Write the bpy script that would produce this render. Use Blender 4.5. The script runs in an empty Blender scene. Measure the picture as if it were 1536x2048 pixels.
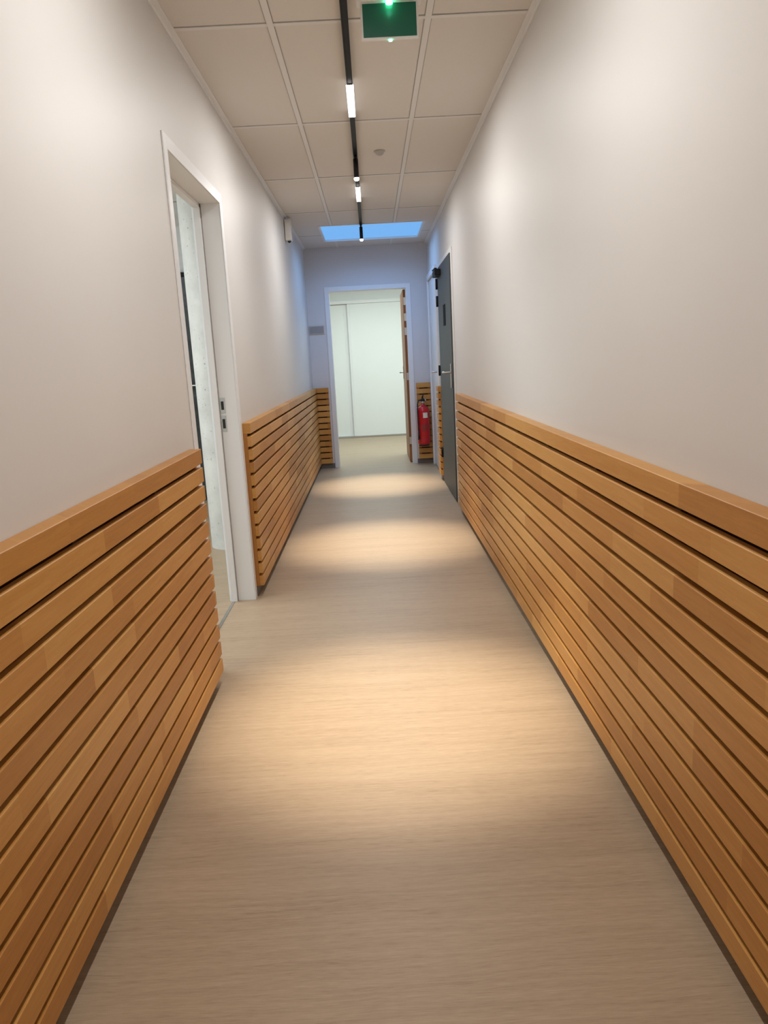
import bpy, bmesh, math, random
from mathutils import Vector, Matrix
random.seed(4)
sc=bpy.context.scene
sc.view_settings.view_transform='Standard'
sc.view_settings.look='None'
sc.view_settings.exposure=0.0

# ------------------------------------------------------------------ dims
WL,WR,SL,SR,HC=-.700,.6875,-.654,.6405,2.50
YB=-4.0; YE=8.687
Y1=2.736; Y2=3.862; YR=5.80
ZW=.946; ZB=.059

# ------------------------------------------------------------------ materials
def mat(name,col=(.8,.8,.8),rough=.6,metal=0,emit=None,es=0,spec=.5):
    m=bpy.data.materials.new(name); m.use_nodes=True
    b=m.node_tree.nodes['Principled BSDF']
    b.inputs['Base Color'].default_value=(*col,1)
    b.inputs['Roughness'].default_value=rough
    b.inputs['Metallic'].default_value=metal
    b.inputs['Specular IOR Level'].default_value=spec
    if emit:
        b.inputs['Emission Color'].default_value=(*emit,1)
        b.inputs['Emission Strength'].default_value=es
    return m
class N:
    def __init__(s,m): s.m=m; s.t=m.node_tree; s.b=s.t.nodes['Principled BSDF']
    def new(s,ty,**k):
        n=s.t.nodes.new(ty)
        for a,v in k.items(): setattr(n,a,v)
        return n
    def link(s,a,b): s.t.links.new(a,b)
    def math(s,op,a,b=None):
        n=s.new('ShaderNodeMath',operation=op)
        for i,x in enumerate((a,b)):
            if x is None: continue
            if isinstance(x,(int,float)): n.inputs[i].default_value=x
            else: s.link(x,n.inputs[i])
        return n.outputs[0]
    def comb(s,x,y,z):
        n=s.new('ShaderNodeCombineXYZ')
        for i,v in enumerate((x,y,z)):
            if isinstance(v,(int,float)): n.inputs[i].default_value=v
            else: s.link(v,n.inputs[i])
        return n.outputs[0]
    def noise(s,vec,scale,detail=4,rough=.55,dist=0):
        n=s.new('ShaderNodeTexNoise'); s.link(vec,n.inputs['Vector'])
        n.inputs['Scale'].default_value=scale;n.inputs['Detail'].default_value=detail
        n.inputs['Roughness'].default_value=rough;n.inputs['Distortion'].default_value=dist
        return n.outputs['Fac']
    def ramp(s,fac,stops):
        n=s.new('ShaderNodeValToRGB'); s.link(fac,n.inputs[0])
        e=n.color_ramp.elements
        while len(e)<len(stops): e.new(.5)
        for i,(p,c) in enumerate(stops): e[i].position=p; e[i].color=(*c,1)
        return n.outputs[0]
    def mix(s,fac,a,b,mode='MIX'):
        n=s.new('ShaderNodeMix',data_type='RGBA',blend_type=mode)
        for sock,v in ((n.inputs[0],fac),(n.inputs[6],a),(n.inputs[7],b)):
            if isinstance(v,(int,float)): sock.default_value=v
            elif isinstance(v,tuple): sock.default_value=(*v,1)
            else: s.link(v,sock)
        return n.outputs[2]
    def bump(s,h,strength=.1,dist=.01):
        n=s.new('ShaderNodeBump'); s.link(h,n.inputs['Height'])
        n.inputs['Strength'].default_value=strength;n.inputs['Distance'].default_value=dist
        s.link(n.outputs[0],s.b.inputs['Normal'])
    def pos(s):
        g=s.new('ShaderNodeNewGeometry'); sp=s.new('ShaderNodeSeparateXYZ'); s.link(g.outputs['Position'],sp.inputs[0])
        return g.outputs['Position'],sp.outputs[0],sp.outputs[1],sp.outputs[2]

def painted(name,col,bs=.06,rough=.75):
    m=mat(name,col,rough,spec=.3); n=N(m); P,x,y,z=n.pos()
    f=n.noise(P,260,3); n.bump(f,bs,.002)
    g=n.noise(P,1.3,2)
    c=n.ramp(g,[(.3,tuple(v*.985 for v in col)),(.7,tuple(min(1,v*1.01) for v in col))])
    n.link(c,n.b.inputs['Base Color'])
    return m
M_wall=painted('wall_paint',(.695,.68,.66),.06,.5)
M_wall_end=painted('wall_paint_end',(.66,.65,.66))
M_white=painted('white_lacquer',(.80,.81,.82),.02,.4)
M_room=painted('room_white_paint',(.82,.84,.83))
M_skirt=mat('skirting_grey',(.16,.15,.14),.6)
M_black=mat('black_metal',(.006,.006,.007),.5,spec=.25)
M_black2=mat('black_sign',(.008,.008,.008),.7,spec=.1)
M_steel=mat('brushed_steel',(.55,.54,.52),.3,1)
M_dark=mat('dark_grey_door',(.05,.058,.06),.5)
M_plast=mat('white_plastic',(.75,.74,.72),.4)
M_sensor=mat('sensor_plastic',(.42,.41,.39),.4)

# ceiling tile
M_tile=mat('ceiling_tile',(.66,.62,.58),.9,spec=.1); n=N(M_tile);P,x,y,z=n.pos()
f=n.noise(P,420,3,.7); n.bump(f,.15,.002)
c=n.ramp(f,[(.35,(.67,.64,.605)),(.6,(.74,.71,.67))]); n.link(c,n.b.inputs['Base Color'])
M_tbar=mat('ceiling_tbar',(.74,.73,.71),.5)

# floor : pale oak vinyl, grain across the corridor
M_floor=mat('oak_vinyl_floor',(.45,.34,.24),.42,spec=.35); n=N(M_floor);P,x,y,z=n.pos()
warp=n.noise(n.comb(n.math('MULTIPLY',x,1.3),n.math('MULTIPLY',y,3.0),0),1.0,2)
yw=n.math('ADD',y,n.math('MULTIPLY',warp,.05))
v1=n.comb(n.math('MULTIPLY',x,3.0),n.math('MULTIPLY',yw,85),0)
v2=n.comb(n.math('MULTIPLY',x,22),n.math('MULTIPLY',yw,420),3)
v3=n.comb(n.math('MULTIPLY',x,.9),n.math('MULTIPLY',yw,9),7)
a1=n.noise(v1,1,5,.65,.3); a2=n.noise(v2,1,3,.65); a3=n.noise(v3,1,3,.5,.3)
s=n.math('ADD',n.math('MULTIPLY',a1,.36),n.math('ADD',n.math('MULTIPLY',a2,.46),n.math('MULTIPLY',a3,.18)))
c=n.ramp(s,[(.34,(.27,.19,.120)),(.45,(.375,.277,.184)),(.55,(.425,.318,.215)),(.68,(.48,.368,.255))])
n.link(c,n.b.inputs['Base Color']); n.bump(a2,.06,.002)

# beech wood slats
def wood(name,dark,mid,light,vertical=False,k=1.0,rough=.42):
    m=mat(name,mid,rough,spec=.4); n=N(m);P,x,y,z=n.pos()
    L=n.math('ADD',x,y)
    idx=n.math('FLOOR',n.math('DIVIDE',n.math('SUBTRACT',z,ZB-.007),.06938))
    if vertical: idx=n.math('FLOOR',n.math('MULTIPLY',L,9)); L,Z=z,L
    else: Z=z
    wn=n.new('ShaderNodeTexWhiteNoise',noise_dimensions='1D'); n.link(idx,wn.inputs['W'])
    off=n.math('MULTIPLY',wn.outputs['Value'],13)
    wob=n.math('MULTIPLY',n.noise(n.comb(n.math('MULTIPLY',L,1.4),n.math('MULTIPLY',idx,7.3),0),1,1),1.6)
    blk=n.math('FLOOR',n.math('ADD',n.math('ADD',n.math('MULTIPLY',L,2.1),off),wob))
    w2=n.new('ShaderNodeTexWhiteNoise',noise_dimensions='2D'); n.link(n.comb(blk,idx,0),w2.inputs['Vector'])
    r=w2.outputs['Value']
    g=n.noise(n.comb(n.math('MULTIPLY',L,5),n.math('MULTIPLY',Z,90),n.math('MULTIPLY',r,40)),1,4,.6,.6)
    g2=n.noise(n.comb(n.math('MULTIPLY',L,60),n.math('MULTIPLY',Z,420),n.math('MULTIPLY',r,40)),1,2,.6)
    s=n.math('ADD',n.math('MULTIPLY',r,.42),n.math('ADD',n.math('MULTIPLY',g,.42),n.math('MULTIPLY',g2,.16)))
    c=n.ramp(s,[(.22,dark),(.5,mid),(.78,light)])
    n.link(c,n.b.inputs['Base Color']); n.bump(g2,.04,.001)
    return m
M_wood=wood('beech_slat',(.40,.170,.036),(.53,.252,.060),(.64,.35,.105))
M_woodback_shade=wood('beech_backing_shaded',(.055,.022,.007),(.07,.028,.009),(.085,.034,.011))  # shade of the slat gaps put into the colour, far darker than the slats
M_woodend=wood('beech_batten',(.42,.18,.04),(.50,.23,.06),(.58,.28,.09),True)
M_leaf=wood('brown_door_leaf',(.22,.07,.02),(.28,.10,.03),(.34,.13,.04),True)

# concrete
M_conc=mat('concrete',(.6,.6,.58),.85); n=N(M_conc);P,x,y,z=n.pos()
a=n.noise(P,5,5,.6); pn=n.noise(P,55,2,.5); pn2=n.noise(P,8,3,.6)
c=n.ramp(a,[(.3,(.50,.50,.47)),(.7,(.66,.66,.62))])
pit=n.ramp(n.math('ADD',pn,n.math('MULTIPLY',pn2,.25)),[(.39,(.45,.45,.44)),(.43,(1,1,1))])
n.link(n.mix(1.0,c,pit,'MULTIPLY'),n.b.inputs['Base Color']); n.bump(a,.3,.01)

M_slate=mat('dark_slate_door',(.02,.025,.028),.35); n=N(M_slate);P,x,y,z=n.pos()
a=n.noise(P,6,6,.7,1.0); n.link(n.ramp(a,[(.4,(.008,.011,.013)),(.62,(.035,.042,.045)),(.75,(.12,.14,.14))]),n.b.inputs['Base Color'])

M_red=mat('extinguisher_red',(.50,.010,.016),.25)
M_label=mat('paper_label',(.7,.68,.62),.6)
M_rubber=mat('rubber_black',(.02,.02,.02),.6)
M_plate=mat('grey_plate',(.30,.29,.30),.35)
M_green=mat('sign_green',(.0,.075,.045),.35,emit=(0.0,.12,.07),es=.08)
M_led=mat('green_led',(.1,.9,.5),.3,emit=(.1,1,.5),es=14)
M_opal=mat('opal_light',(1,1,1),.4,emit=(1,.97,.94),es=2.5)
M_spot=mat('spot_lens',(1,1,1),.4,emit=(1,.90,.75),es=8)
M_sky=mat('skylight_glass',(.05,.08,.12),.5,emit=(.16,.42,.83),es=1.0,spec=.1)
M_chrome=mat('chrome_ring',(.7,.68,.64),.25,1)
M_line=mat('shadow_line',(.33,.34,.35),.7)

# ------------------------------------------------------------------ builder
class B:
    def __init__(s): s.bm=bmesh.new(); s.mats=[]
    def mi(s,m):
        if m not in s.mats: s.mats.append(m)
        return s.mats.index(m)
    def _tag(s,geom,m,smooth=False):
        i=s.mi(m)
        for f in geom:
            f.material_index=i; f.smooth=smooth
    def box(s,a,b,m,bev=0,seg=1):
        a,b=[min(p,q) for p,q in zip(a,b)],[max(p,q) for p,q in zip(a,b)]
        r=bmesh.ops.create_cube(s.bm,size=1)
        vs=r['verts']
        for v in vs:
            v.co=Vector([a[i]+(v.co[i]+.5)*(b[i]-a[i]) for i in range(3)])
        fs={f for v in vs for f in v.link_faces}
        s._tag(fs,m)
        if bev>0:
            es={e for v in vs for e in v.link_edges}
            r=bmesh.ops.bevel(s.bm,geom=list(es),offset=bev,segments=seg,affect='EDGES',profile=.5)
            s._tag(r['faces'],m)
        return s
    def cyl(s,p0,p1,r,m,r2=None,seg=28,caps=True):
        p0,p1=Vector(p0),Vector(p1); d=p1-p0
        q=Vector((0,0,1)).rotation_difference(d.normalized()).to_matrix().to_4x4()
        q.translation=(p0+p1)/2
        res=bmesh.ops.create_cone(s.bm,cap_ends=caps,cap_tris=False,segments=seg,radius1=r,radius2=r if r2 is None else r2,depth=d.length,matrix=q)
        fs={f for v in res['verts'] for f in v.link_faces}
        s._tag(fs,m,True)
        for f in fs:
            if len(f.verts)>4: f.smooth=False
        return s
    def lathe(s,prof,c,m,seg=36):
        rings=[]
        for r,z in prof:
            rings.append([s.bm.verts.new((c[0]+r*math.cos(2*math.pi*k/seg),c[1]+r*math.sin(2*math.pi*k/seg),c[2]+z)) for k in range(seg)] if r>1e-6 else [s.bm.verts.new((c[0],c[1],c[2]+z))])
        fs=[]
        for A,C in zip(rings,rings[1:]):
            for k in range(seg):
                k2=(k+1)%seg
                if len(A)==1: fs.append(s.bm.faces.new((A[0],C[k2],C[k])))
                elif len(C)==1: fs.append(s.bm.faces.new((A[k],A[k2],C[0])))
                else: fs.append(s.bm.faces.new((A[k],A[k2],C[k2],C[k])))
        s._tag(fs,m,True); return s
    def tube(s,pts,r,m,seg=12,smooth=8):
        P=[Vector(p) for p in pts]
        if smooth and len(P)>2:
            Q=[]
            E=[P[0]*2-P[1]]+P+[P[-1]*2-P[-2]]
            for i in range(1,len(E)-2):
                a,b,c,d=E[i-1:i+3]
                for k in range(smooth):
                    t=k/smooth
                    Q.append(.5*((2*b)+(c-a)*t+(2*a-5*b+4*c-d)*t*t+(3*b-a-3*c+d)*t**3))
            Q.append(P[-1]); P=Q
        rings=[];up=Vector((0,0,1))
        for i,p in enumerate(P):
            d=(P[min(i+1,len(P)-1)]-P[max(i-1,0)]).normalized()
            x=d.cross(up)
            if x.length<.1: x=d.cross(Vector((1,0,0)))
            x.normalize(); y=d.cross(x)
            rings.append([s.bm.verts.new(p+r*(x*math.cos(2*math.pi*k/seg)+y*math.sin(2*math.pi*k/seg))) for k in range(seg)])
        fs=[]
        for A,C in zip(rings,rings[1:]):
            for k in range(seg): fs.append(s.bm.faces.new((A[k],A[(k+1)%seg],C[(k+1)%seg],C[k])))
        fs.append(s.bm.faces.new(rings[0])); fs.append(s.bm.faces.new(rings[-1][::-1]))
        s._tag(fs,m,True); return s
    def make(s,name,parent=None):
        bmesh.ops.recalc_face_normals(s.bm,faces=s.bm.faces[:])
        me=bpy.data.meshes.new(name); s.bm.to_mesh(me); s.bm.free()
        for m in s.mats: me.materials.append(m)
        o=bpy.data.objects.new(name,me); sc.collection.objects.link(o)
        if parent: o.parent=parent
        return o
def empty(name,loc=(0,0,0)):
    e=bpy.data.objects.new(name,None); sc.collection.objects.link(e); e.empty_display_size=.1
    return e

# ------------------------------------------------------------------ shell
B().box((-5.2,YB-.1,-.1),(3.4,12.6,0),M_floor).make('floor')

DT=2.02 # door soffit
b=B()   # left wall with doorway
LN,LF=2.87,3.80      # clear opening of left doorway (inside the frame)
b.box((WL-.12,YB,0),(WL,LN-.03,HC+.1),M_wall)
b.box((WL-.12,LF+.03,0),(WL,YE,HC+.1),M_wall)
b.box((WL-.12,LN-.03,DT+.03),(WL,LF+.03,HC+.1),M_wall)
b.make('wall_left')
RN,RF=6.17,7.27; CN,CF=7.66,8.56
b=B()
b.box((WR,YB,0),(WR+.12,RN,HC+.1),M_wall)
b.box((WR,RF,0),(WR+.12,CN,HC+.1),M_wall)
b.box((WR,CF,0),(WR+.12,YE,HC+.1),M_wall)
b.box((WR,RN,2.05),(WR+.12,RF,HC+.1),M_wall)
b.box((WR,CN,2.07),(WR+.12,CF,HC+.1),M_wall)
b.make('wall_right')
EL,ER=-.445,.43
b=B()
b.box((-3.2,YE,0),(EL-.03,YE+.12,HC+.1),M_wall_end)
b.box((ER+.03,YE,0),(3.2,YE+.12,HC+.1),M_wall_end)
b.box((EL-.03,YE,DT+.02),(ER+.03,YE+.12,HC+.1),M_wall_end)
b.make('wall_end')
B().box((WL-.12,YB-.12,0),(WR+.12,YB,HC+.1),M_wall).make('wall_back')

# ---- ceiling of corridor with grid, opening for the skylight
SKX0,SKX1,SKY0,SKY1=-.44,.58,7.33,8.27
gx0,gx1=-.314,.286
ylines=[3.10+1.2*k for k in range(-6,5)]
b=B()
zt=HC
def slab(x0,x1,y0,y1):
    if x1-x0>.002 and y1-y0>.002: b.box((x0,y0,zt),(x1,y1,zt+.02),M_tile)
xs=[WL,gx0,gx1,WR]; ys=[YB]+[y for y in ylines if YB<y<YE]+[YE]
for i in range(3):
    for j in range(len(ys)-1):
        x0,x1,y0,y1=xs[i]+.001,xs[i+1]-.001,ys[j]+.001,ys[j+1]-.001
        if y1<=SKY0 or y0>=SKY1: slab(x0,x1,y0,y1); continue
        slab(x0,x1,y0,min(y1,SKY0)); slab(x0,x1,max(y0,SKY1),y1)
        ya,yb=max(y0,SKY0),min(y1,SKY1)
        slab(x0,min(x1,SKX0),ya,yb); slab(max(x0,SKX1),x1,ya,yb)
b.box((WL,YB,zt+.05),(WR,SKY0-.02,zt+.07),M_tile)
b.box((WL,SKY1+.02,zt+.05),(WR,YE,zt+.07),M_tile)
tw=.012
for gx in (gx0,gx1):
    b.box((gx-tw,YB,zt-.004),(gx+tw,SKY0,zt+.001),M_tbar); b.box((gx-tw,SKY1,zt-.004),(gx+tw,YE,zt+.001),M_tbar)
    for sx in (-1,1): b.box((gx+sx*tw,YB,zt-.0015),(gx+sx*(tw+.003),SKY0,zt+.001),M_line)
for y in ylines:
    segs=[(WL,WR)] if not (SKY0<y<SKY1) else [(WL,SKX0),(SKX1,WR)]
    for a,c in segs:
        b.box((a,y-tw,zt-.0035),(c,y+tw,zt+.001),M_tbar)
        b.box((a,y-tw-.004,zt-.0015),(c,y-tw,zt+.001),M_line)
b.make('ceiling')
# perimeter angle trim
B().box((WL+.0005,YB,HC-.022),(WL+.004,YE,HC),M_white).box((WL+.0005,YB,HC-.006),(WL+.024,YE,HC-.001),M_white).make('trim_1')
B().box((WR-.004,YB,HC-.022),(WR-.0005,YE,HC),M_white).box((WR-.024,YB,HC-.006),(WR-.0005,YE,HC-.001),M_white).make('trim_2')

# skylight
b=B()
fw=.022
b.box((SKX0,SKY0,HC-.006),(SKX1,SKY0+fw,HC+.06),M_white).box((SKX0,SKY1-fw,HC-.006),(SKX1,SKY1,HC+.06),M_white)
b.box((SKX0,SKY0+fw,HC-.006),(SKX0+fw,SKY1-fw,HC+.06),M_white).box((SKX1-fw,SKY0+fw,HC-.006),(SKX1,SKY1-fw,HC+.06),M_white)
b.box((SKX0+fw,SKY0+fw,HC+.012),(SKX1-fw,SKY1-fw,HC+.022),M_sky)
b.make('window_1')

# ---- baseboards
B().box((WL+.0005,YB,0),(WL+.012,Y1,.055),M_skirt).box((WL+.0005,Y2,0),(WL+.012,YE,.055),M_skirt).make('baseboard_left')
B().box((WR-.012,YB,0),(WR-.0005,RN-.05,.055),M_skirt).box((WR-.012,RF+.04,0),(WR-.0005,CN-.05,.055),M_skirt).make('baseboard_right')
B().box((WL+.014,YE-.012,0),(EL-.055,YE-.0005,.055),M_skirt).box((ER+.06,YE-.012,0),(WR-.014,YE-.0005,.055),M_skirt).make('baseboard_end')

# ---- wainscot slats
SH=.0545; PI=(.946-.059-SH)/12
def wains(axis,face,wall,a,c,ends=(True,True)):
    b=B(); sg=1 if wall>face else -1
    wall=wall-sg*.0008
    def bx(u0,u1,d0,d1,z0,z1,m,bev=0):
        if axis=='y': b.box((d0,u0,z0),(d1,u1,z1),m,bev)
        else: b.box((u0,d0,z0),(u1,d1,z1),m,bev)
    mid=face+sg*.022
    for k in range(13):
        z0=ZB+k*PI
        back=wall if k==12 else mid
        bx(a,c,face,back,z0,z0+SH,M_wood,.0016)
    bx(a+.034,c-.034,wall-sg*.010,wall,ZB,ZW-.03,M_woodback_shade)
    u=a+.6
    L=[]
    while u<c-.2: L.append(u); u+=.62
    for u in L: bx(u,u+.03,mid+sg*.0003,wall,ZB-.002,ZW-.02,M_woodback_shade)
    for u in (a+.002,c-.032): bx(u,u+.03,mid+sg*.0003,wall,ZB-.002,ZW-.02,M_woodend)
    return b.make('wood_slat_wainscot')
wains('y',SL,WL,YB+.01,Y1)
wains('y',SL,WL,Y2,YE-.05)
wains('y',SR,WR,YB+.01,YR)
wains('y',SR,WR,RF+.05,RF+.27)
wains('x',YE-.046,YE,WL+.002,EL-.075)
wains('x',YE-.046,YE,ER+.075,WR-.012)

# ------------------------------------------------------------------ left doorway frame
b=B()
x0,x1=WL-.125,WL+.006
cw=.05
b.box((WL+.0005,LN-cw,0),(x1,LN,DT+cw),M_white,.001)
b.box((WL+.0005,LF,0),(x1,LF+cw,DT+cw),M_white,.001)
b.box((WL+.0005,LN,DT),(x1,LF,DT+cw),M_white,.001)
b.box((x0,LN-.028,0),(WL,LN,DT+.028),M_white); b.box((x0,LF,0),(WL,LF+.028,DT+.028),M_white); b.box((x0,LN,DT),(WL,LF,DT+.028),M_white)
b.box((x0,LF-.018,0),(WL-.092,LF,DT),M_white,.001); b.box((x0,LN,0),(WL-.092,LN+.018,DT),M_white,.001); b.box((x0,LN,DT-.018),(WL-.092,LF,DT),M_white,.001)
b.box((WL-.0915,LF-.002,0),(WL-.088,LF,DT),M_line)
b.box((WL-.135,LN-cw-.01,0),(WL-.121,LN-.0,DT+cw),M_white); b.box((WL-.135,LF,0),(WL-.121,LF+cw+.01,DT+cw),M_white); b.box((WL-.135,LN,DT),(WL-.121,LF,DT+cw),M_white)
for z0,z1 in ((1.02,1.075),(.925,.985)):
    b.box((WL-.087,LF-.002,z0-.012),(WL-.062,LF-.0002,z1+.012),M_steel)
    b.box((WL-.082,LF-.003,z0+.006),(WL-.068,LF-.0015,z1-.006),M_rubber)
b.make('door_frame')
B().box((WL-.12,LN,.0),(WL-.105,LF,.0025),M_steel).make('door_threshold_strip')

# ------------------------------------------------------------------ end door frame + leaf
b=B()
y0=YE-.008
b.box((EL-cw,y0,0),(EL,YE,DT+cw),M_white,.001).box((ER,y0,0),(ER+cw+.005,YE,DT+cw),M_white,.001).box((EL,y0,DT),(ER,YE,DT+cw),M_white,.001)
b.box((EL-.028,YE,0),(EL,YE+.125,DT+.02),M_white).box((ER,YE,0),(ER+.028,YE+.125,DT+.02),M_white).box((EL,YE,DT),(ER,YE+.125,DT+.02),M_white)
b.make('door_frame')
e=empty('door_1')
b=B()
lx=ER-.027
b.box((lx,YE+.13,.008),(lx+.04,YE+.13+.80,DT-.005),M_leaf,.002)
o=b.make('leaf',e)
b=B()
for z in (.22,.98,1.50,1.66,1.84):
    b.box((lx+.003,YE+.127,z),(lx+.037,YE+.1297,z+.085),M_steel)
    b.cyl((lx+.045,YE+.136,z),(lx+.045,YE+.136,z+.085),.005,M_steel,seg=14)
b.make('hinges',e)
b=B()
b.box((lx-.006,YE+.85,.98),(lx,YE+.89,1.14),M_steel,.001)
b.tube([(lx,YE+.87,1.06),(lx-.04,YE+.87,1.06),(lx-.045,YE+.85,1.06),(lx-.045,YE+.76,1.06)],.009,M_steel)
b.make('handle',e)

# ------------------------------------------------------------------ right dark door
e=empty('door_2')
b=B()
b.box((WR-.012,RN-.04,0),(WR-.0005,RN,2.09),M_white,.001).box((WR-.012,RF,0),(WR-.0005,RF+.04,2.09),M_white,.001).box((WR-.012,RN,2.05),(WR-.0005,RF,2.09),M_white,.001)
b.make('frame',e)
B().box((WR-.022,RN+.004,.008),(WR+.022,RF-.004,2.046),M_dark,.002).make('leaf',e)
b=B()
for z in (.25,1.05,1.70,1.86):
    b.cyl((WR-.03,RF-.002,z),(WR-.03,RF-.002,z+.10),.010,M_black,seg=14)
    b.box((WR-.026,RF-.035,z+.005),(WR-.0225,RF-.004,z+.095),M_black)
b.make('hinges',e)
b=B()
b.box((WR-.030,RN+.05,.97),(WR-.0222,RN+.095,1.17),M_steel,.002)
b.tube([(WR-.03,RN+.072,1.10),(WR-.075,RN+.072,1.10),(WR-.082,RN+.085,1.10),(WR-.082,RN+.20,1.10)],.010,M_steel)
b.make('handle',e)
b=B()
b.box((WR-.075,RF-.36,1.955),(WR-.0222,RF-.10,2.01),M_black,.005)
b.cyl((WR-.05,RF-.2,2.01),(WR-.05,RF-.2,2.03),.014,M_black)
b.box((WR-.065,RF-.21,2.03),(WR-.04,RF+.02,2.036),M_black).box((WR-.065,RF+.0,2.03),(WR-.014,RF+.03,2.044),M_black)
b.make('door_closer',e)
B().box((WR-.0245,RN+.42,1.50),(WR-.0222,RN+.60,1.68),M_black2).make('door_plate',e)

# white door further along the right wall
e=empty('door_3')
b=B()
b.box((WR-.02,CN-.06,0),(WR-.0005,CN,2.13),M_white,.001).box((WR-.02,CF,0),(WR-.0005,CF+.06,2.13),M_white,.001).box((WR-.02,CN,2.07),(WR-.0005,CF,2.13),M_white,.001)
b.make('frame',e)
B().box((WR+.002,CN+.004,.008),(WR+.045,CF-.004,2.066),M_white,.002).make('leaf',e)
b=B(); b.box((WR-.006,CN+.05,.97),(WR+.0018,CN+.09,1.15),M_steel,.002)
b.tube([(WR,CN+.07,1.08),(WR-.05,CN+.07,1.08),(WR-.055,CN+.085,1.08),(WR-.055,CN+.19,1.08)],.009,M_steel); b.make('handle',e)

# ------------------------------------------------------------------ wall sign plate
b=B(); b.box((-.694,YE-.010,1.555),(-.522,YE-.0008,1.652),M_steel,.002); b.box((-.687,YE-.0115,1.562),(-.529,YE-.0101,1.645),M_plate); b.make('wall_sign_plate')

# ------------------------------------------------------------------ fire extinguisher
e=empty('fire_extinguisher')
cx,cy=.565,YE-.046-.012-.075
B().lathe([(0,.0),(.058,.0),(.070,.012),(.073,.03),(.073,.385),(.070,.41),(.058,.435),(.035,.452),(.022,.458),(.022,.475),(0,.475)],(cx,cy,.235),M_red).make('cylinder_body',e)
B().cyl((cx,cy,.223),(cx,cy,.24),.062,M_rubber).make('foot_ring',e)
b=B(); b.cyl((cx,cy,.705),(cx,cy,.745),.020,M_steel).box((cx-.022,cy-.020,.735),(cx+.022,cy+.02,.765),M_rubber,.004)
b.box((cx-.012,cy-.09,.765),(cx+.012,cy+.03,.773),M_rubber,.002)
b.tube([(cx,cy+.02,.775),(cx,cy-.03,.80),(cx,cy-.10,.81)],.009,M_rubber)
b.cyl((cx+.022,cy,.75),(cx+.04,cy,.75),.014,M_steel); b.make('valve_handle',e)
B().tube([(cx-.02,cy,.75),(cx-.05,cy-.03,.745),(cx-.066,cy-.05,.68),(cx-.064,cy-.055,.52),(cx-.062,cy-.055,.40)],.008,M_rubber).cyl((cx-.062,cy-.055,.30),(cx-.062,cy-.055,.41),.012,M_rubber,r2=.008).make('hose',e)
def curved(z0,z1,a0,a1,m,name):
    bm=bmesh.new(); r=.0738;L=[]
    for i in range(13):
        a=a0+(a1-a0)*i/12
        L.append((bm.verts.new((cx+r*math.cos(a),cy+r*math.sin(a),z0)),bm.verts.new((cx+r*math.cos(a),cy+r*math.sin(a),z1))))
    for p,q in zip(L,L[1:]): bm.faces.new((p[0],q[0],q[1],p[1]))
    me=bpy.data.meshes.new(name);bm.to_mesh(me);bm.free();me.materials.append(m)
    o=bpy.data.objects.new(name,me);sc.collection.objects.link(o);o.parent=e
curved(.55,.61,math.radians(-95),math.radians(-50),M_label,'label')
curved(.40,.48,math.radians(-115),math.radians(-55),mat('label_dark',(.30,.02,.02),.5),'label_lower')
B().box((cx-.03,cy+.06,.60),(cx+.03,YE-.0465,.66),M_steel).make('wall_bracket',e)

# ------------------------------------------------------------------ ceiling stuff
TX=-.031
e=empty('ceiling_track_light')
segs=[(-2.75,-2.30),(-.55,-.10),(1.62,2.07),(3.69,4.13),(5.72,6.20)]  # segments out of view are added to raise the ambient light
b=B(); TEND=7.33
y0,y1=YB+.2,TEND
for xa,xb in ((TX-.0135,TX-.010),(TX+.010,TX+.0135)): b.box((xa,y0,HC-.022),(xb,y1,HC-.0045),M_black)
b.box((TX-.010,y0,HC-.012),(TX+.010,y1,HC-.0045),M_black)
b.make('track_profile',e)
b=B()
for y0,y1 in segs:
    b.box((TX-.0175,y0,HC-.031),(TX+.0175,y1,HC-.0225),M_opal,.002)
    b.box((TX-.0135,y0-.012,HC-.028),(TX+.0135,y0,HC-.0221),M_chrome); b.box((TX-.0135,y1,HC-.028),(TX+.0135,y1+.012,HC-.0221),M_chrome)
b.make('linear_diffusers',e)
spots=[-2.45,0.0,2.43,4.92,7.30]  # spots beside and behind the camera are unseen, added for ambient fill
b=B(); bl=B()
for y in spots:
    b.cyl((TX,y,HC-.0115),(TX,y,HC-.035),.008,M_black)
    b.cyl((TX,y,HC-.035),(TX,y,HC-.142),.0155,M_black)
    b.lathe([(.0155,-.142),(.0155,-.152),(.0135,-.152),(.0135,-.142)],(TX,y,HC),M_chrome)
    bl.lathe([(0,-.142),(.0158,-.144),(.0165,-.152),(.012,-.160),(0,-.163)],(TX,y,HC),M_spot)
b.make('spot_heads',e); bl.make('spot_lenses',e)
for i,(y0,y1) in enumerate(segs):
    l=bpy.data.lights.new('linear_led','AREA'); l.shape='RECTANGLE'; l.size=.024; l.size_y=y1-y0; l.energy=12.5; l.color=(1,.975,.95)
    o=bpy.data.objects.new('linear_led',l); sc.collection.objects.link(o); o.location=(TX,(y0+y1)/2,HC-.0325); o.parent=e
for y in spots:
    l=bpy.data.lights.new('spot_led','SPOT'); l.energy=360; l.color=(1,.88,.69); l.spot_size=math.radians(41); l.spot_blend=1; l.shadow_soft_size=.013
    o=bpy.data.objects.new('spot_led',l); sc.collection.objects.link(o); o.location=(TX,y,HC-.1775); o.rotation_euler=(0,math.radians(-1.5),0); o.parent=e

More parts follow.
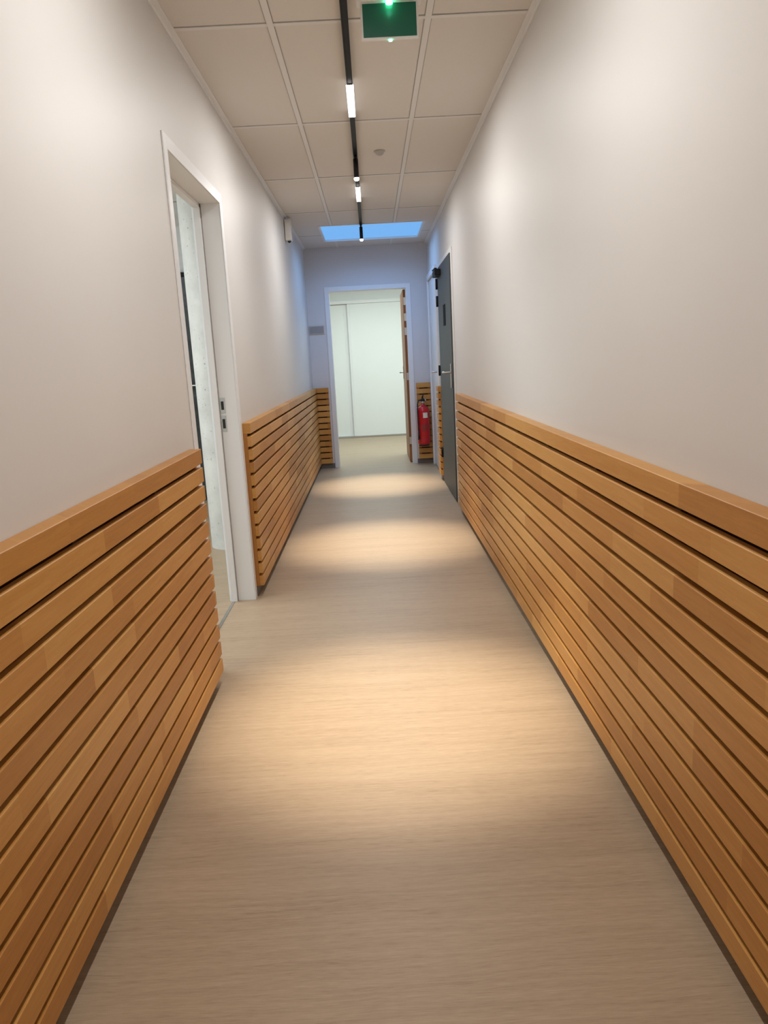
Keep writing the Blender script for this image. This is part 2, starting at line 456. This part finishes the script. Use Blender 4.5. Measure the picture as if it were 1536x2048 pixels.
# exit sign
e=empty('emergency_exit_sign')
sx,sy=.130,2.90
b=B(); b.box((sx-.115,sy-.03,HC-.035),(sx+.115,sy+.03,HC-.0045),M_plast,.005)
b.box((sx-.103,sy-.006,HC-.152),(sx+.103,sy+.006,HC-.030),M_plast,.003); b.make('housing',e)
b=B()
b.box((sx-.095,sy-.0075,HC-.143),(sx+.095,sy-.0061,HC-.036),M_green).box((sx-.095,sy+.0061,HC-.143),(sx+.095,sy+.0075,HC-.036),M_green); b.make('green_panel',e)
b=B(); b.cyl((sx,sy-.02,HC-.036),(sx,sy-.02,HC-.044),.012,M_led); b.cyl((sx,sy-.002,HC-.1525),(sx,sy-.002,HC-.1555),.006,M_led); b.make('status_leds',e)
l=bpy.data.lights.new('sign_led','POINT'); l.energy=.02; l.color=(.2,1,.6); l.shadow_soft_size=.01
o=bpy.data.objects.new('sign_led',l); sc.collection.objects.link(o); o.location=(sx,sy-.03,HC-.06); o.parent=e
# detector
B().lathe([(0,-.026),(.014,-.025),(.024,-.018),(.030,-.007),(.036,-.005),(.036,0),(0,0)],(.12,4.9,HC),M_sensor).make('ceiling_presence_sensor')
# wall unit top left
b=B(); b.box((WL+.0045,6.78,HC-.20),(WL+.060,6.88,HC-.025),M_plast,.006,2)
b.box((WL+.012,6.7795,HC-.15),(WL+.052,6.7805,HC-.06),M_white)
b.lathe([(0,-.018),(.012,-.012),(.016,0)],(WL+.034,6.83,HC-.20),M_rubber,16); b.make('wall_motion_detector')

# ------------------------------------------------------------------ left room
LX0=-5.0; LY0,LY1=.6,7.0
B().box((LX0,LY1,0),(WL-.12,LY1+.1,HC+.1),M_room).make('wall_side_room_far')
B().box((LX0,LY0-.1,0),(WL-.12,LY0,HC+.1),M_room).make('wall_side_room_near')
B().box((LX0-.1,LY0-.1,0),(LX0,LY1+.1,HC+.1),M_room).make('wall_side_room_outer')
b=B(); b.box((LX0,LY0,HC),(WL-.12,LY1,HC+.05),M_room)
for k in range(1,7): b.box((LX0,LY0+k*.9-.01,HC-.003),(WL-.12,LY0+k*.9+.01,HC),M_line)
b.make('ceiling_side_room')
B().lathe([(.17,0),(.17,HC-.002)],(-1.035,5.1,.001),M_conc,64).make('concrete_column')
e=empty('door_4')
b=B(); b.box((-2.45,LY1-.05,0.005),(-1.50,LY1-.004,2.06),M_slate,.002); b.make('leaf',e)
b=B(); b.box((-2.50,LY1-.055,0.0),(-2.452,LY1-.001,2.10),M_black).box((-1.498,LY1-.055,0.0),(-1.45,LY1-.001,2.10),M_black).box((-2.452,LY1-.055,2.062),(-1.498,LY1-.001,2.10),M_black); b.make('frame',e)
b=B(); b.box((-1.60,LY1-.058,.98),(-1.555,LY1-.0505,1.17),M_steel,.002); b.tube([(-1.578,LY1-.055,1.09),(-1.578,LY1-.10,1.09),(-1.60,LY1-.108,1.09),(-1.70,LY1-.108,1.09)],.010,M_steel); b.make('handle',e)
def area(name,loc,rot,sx_,sy_,en,col,spread=180):
    l=bpy.data.lights.new(name,'AREA'); l.shape='RECTANGLE'; l.size=sx_; l.size_y=sy_; l.energy=en; l.color=col; l.spread=math.radians(spread)
    o=bpy.data.objects.new(name,l); sc.collection.objects.link(o); o.location=loc; o.rotation_euler=rot; return o
area('side_room_ceiling_light',(-2.6,3.6,HC-.01),(0,0,0),1.2,3.0,70,(.90,.97,1))
area('side_room_window_light',(LX0+.02,3.8,1.4),(0,math.radians(-90),0),1.6,4.0,45,(.85,.95,1))

# ------------------------------------------------------------------ end room
EY=12.1
B().box((-3.2,EY,0),(3.2,EY+.1,HC+.1),M_room).make('wall_far_room_back')
B().box((-3.3,YE+.12,0),(-3.2,EY+.1,HC+.1),M_room).make('wall_far_room_left')
B().box((3.2,YE+.12,0),(3.3,EY+.1,HC+.1),M_room).make('wall_far_room_right')
B().box((-3.2,YE+.12,HC),(3.2,EY,HC+.05),M_room).make('ceiling_far_room')
e=empty('sliding_wardrobe_doors')
b=B(); b.box((-2.4,EY-.10,2.12),(2.4,EY-.001,2.17),M_white,.002).box((-2.4,EY-.10,.0),(2.4,EY-.001,.025),M_steel,.002); b.make('rails',e)
b=B()
b.box((-1.60,EY-.045,.027),(-.28,EY-.02,2.118),M_room,.001)
b.box((-.33,EY-.085,.027),(1.20,EY-.06,2.118),M_room,.001); b.make('panels',e)
b=B()
b.box((-.345,EY-.092,.027),(-.30,EY-.052,2.118),M_white,.003); b.box((1.2,EY-.092,.027),(1.245,EY-.052,2.118),M_white,.003)
b.box((-.40,EY-.05,.027),(-.375,EY-.0455,2.118),M_white)
b.make('stiles',e)
area('far_room_ceiling_light',(0.3,10.2,HC-.01),(0,0,0),2.4,1.2,78,(.86,1,.97))

# ------------------------------------------------------------------ skylight daylight and world
area('skylight_daylight',((SKX0+SKX1)/2,(SKY0+SKY1)/2,HC+.008),(0,0,0),.95,.86,9,(.27,.52,1),150)
w=bpy.data.worlds.new('sky'); sc.world=w; w.use_nodes=True
w.node_tree.nodes['Background'].inputs[0].default_value=(.25,.45,.8,1); w.node_tree.nodes['Background'].inputs[1].default_value=.5

# ------------------------------------------------------------------ camera
pitch,yaw,roll,h,f=.2054,.0059,-.0534,1.2371,1465.14
fwv=Vector((math.sin(yaw)*math.cos(pitch),math.cos(yaw)*math.cos(pitch),-math.sin(pitch)))
r=Vector((math.cos(yaw),-math.sin(yaw),0)); up=r.cross(fwv)
c_,s_=math.cos(roll),math.sin(roll)
r2=c_*r+s_*up; u2=-s_*r+c_*up
cam=bpy.data.cameras.new('camera'); co=bpy.data.objects.new('camera',cam); sc.collection.objects.link(co)
Mx=Matrix((r2,u2,-fwv)).transposed().to_4x4(); Mx.translation=(0,0,h); co.matrix_world=Mx
cam.sensor_fit='VERTICAL'; cam.sensor_height=36; cam.lens=f/2048*36; cam.clip_start=.02
sc.camera=co
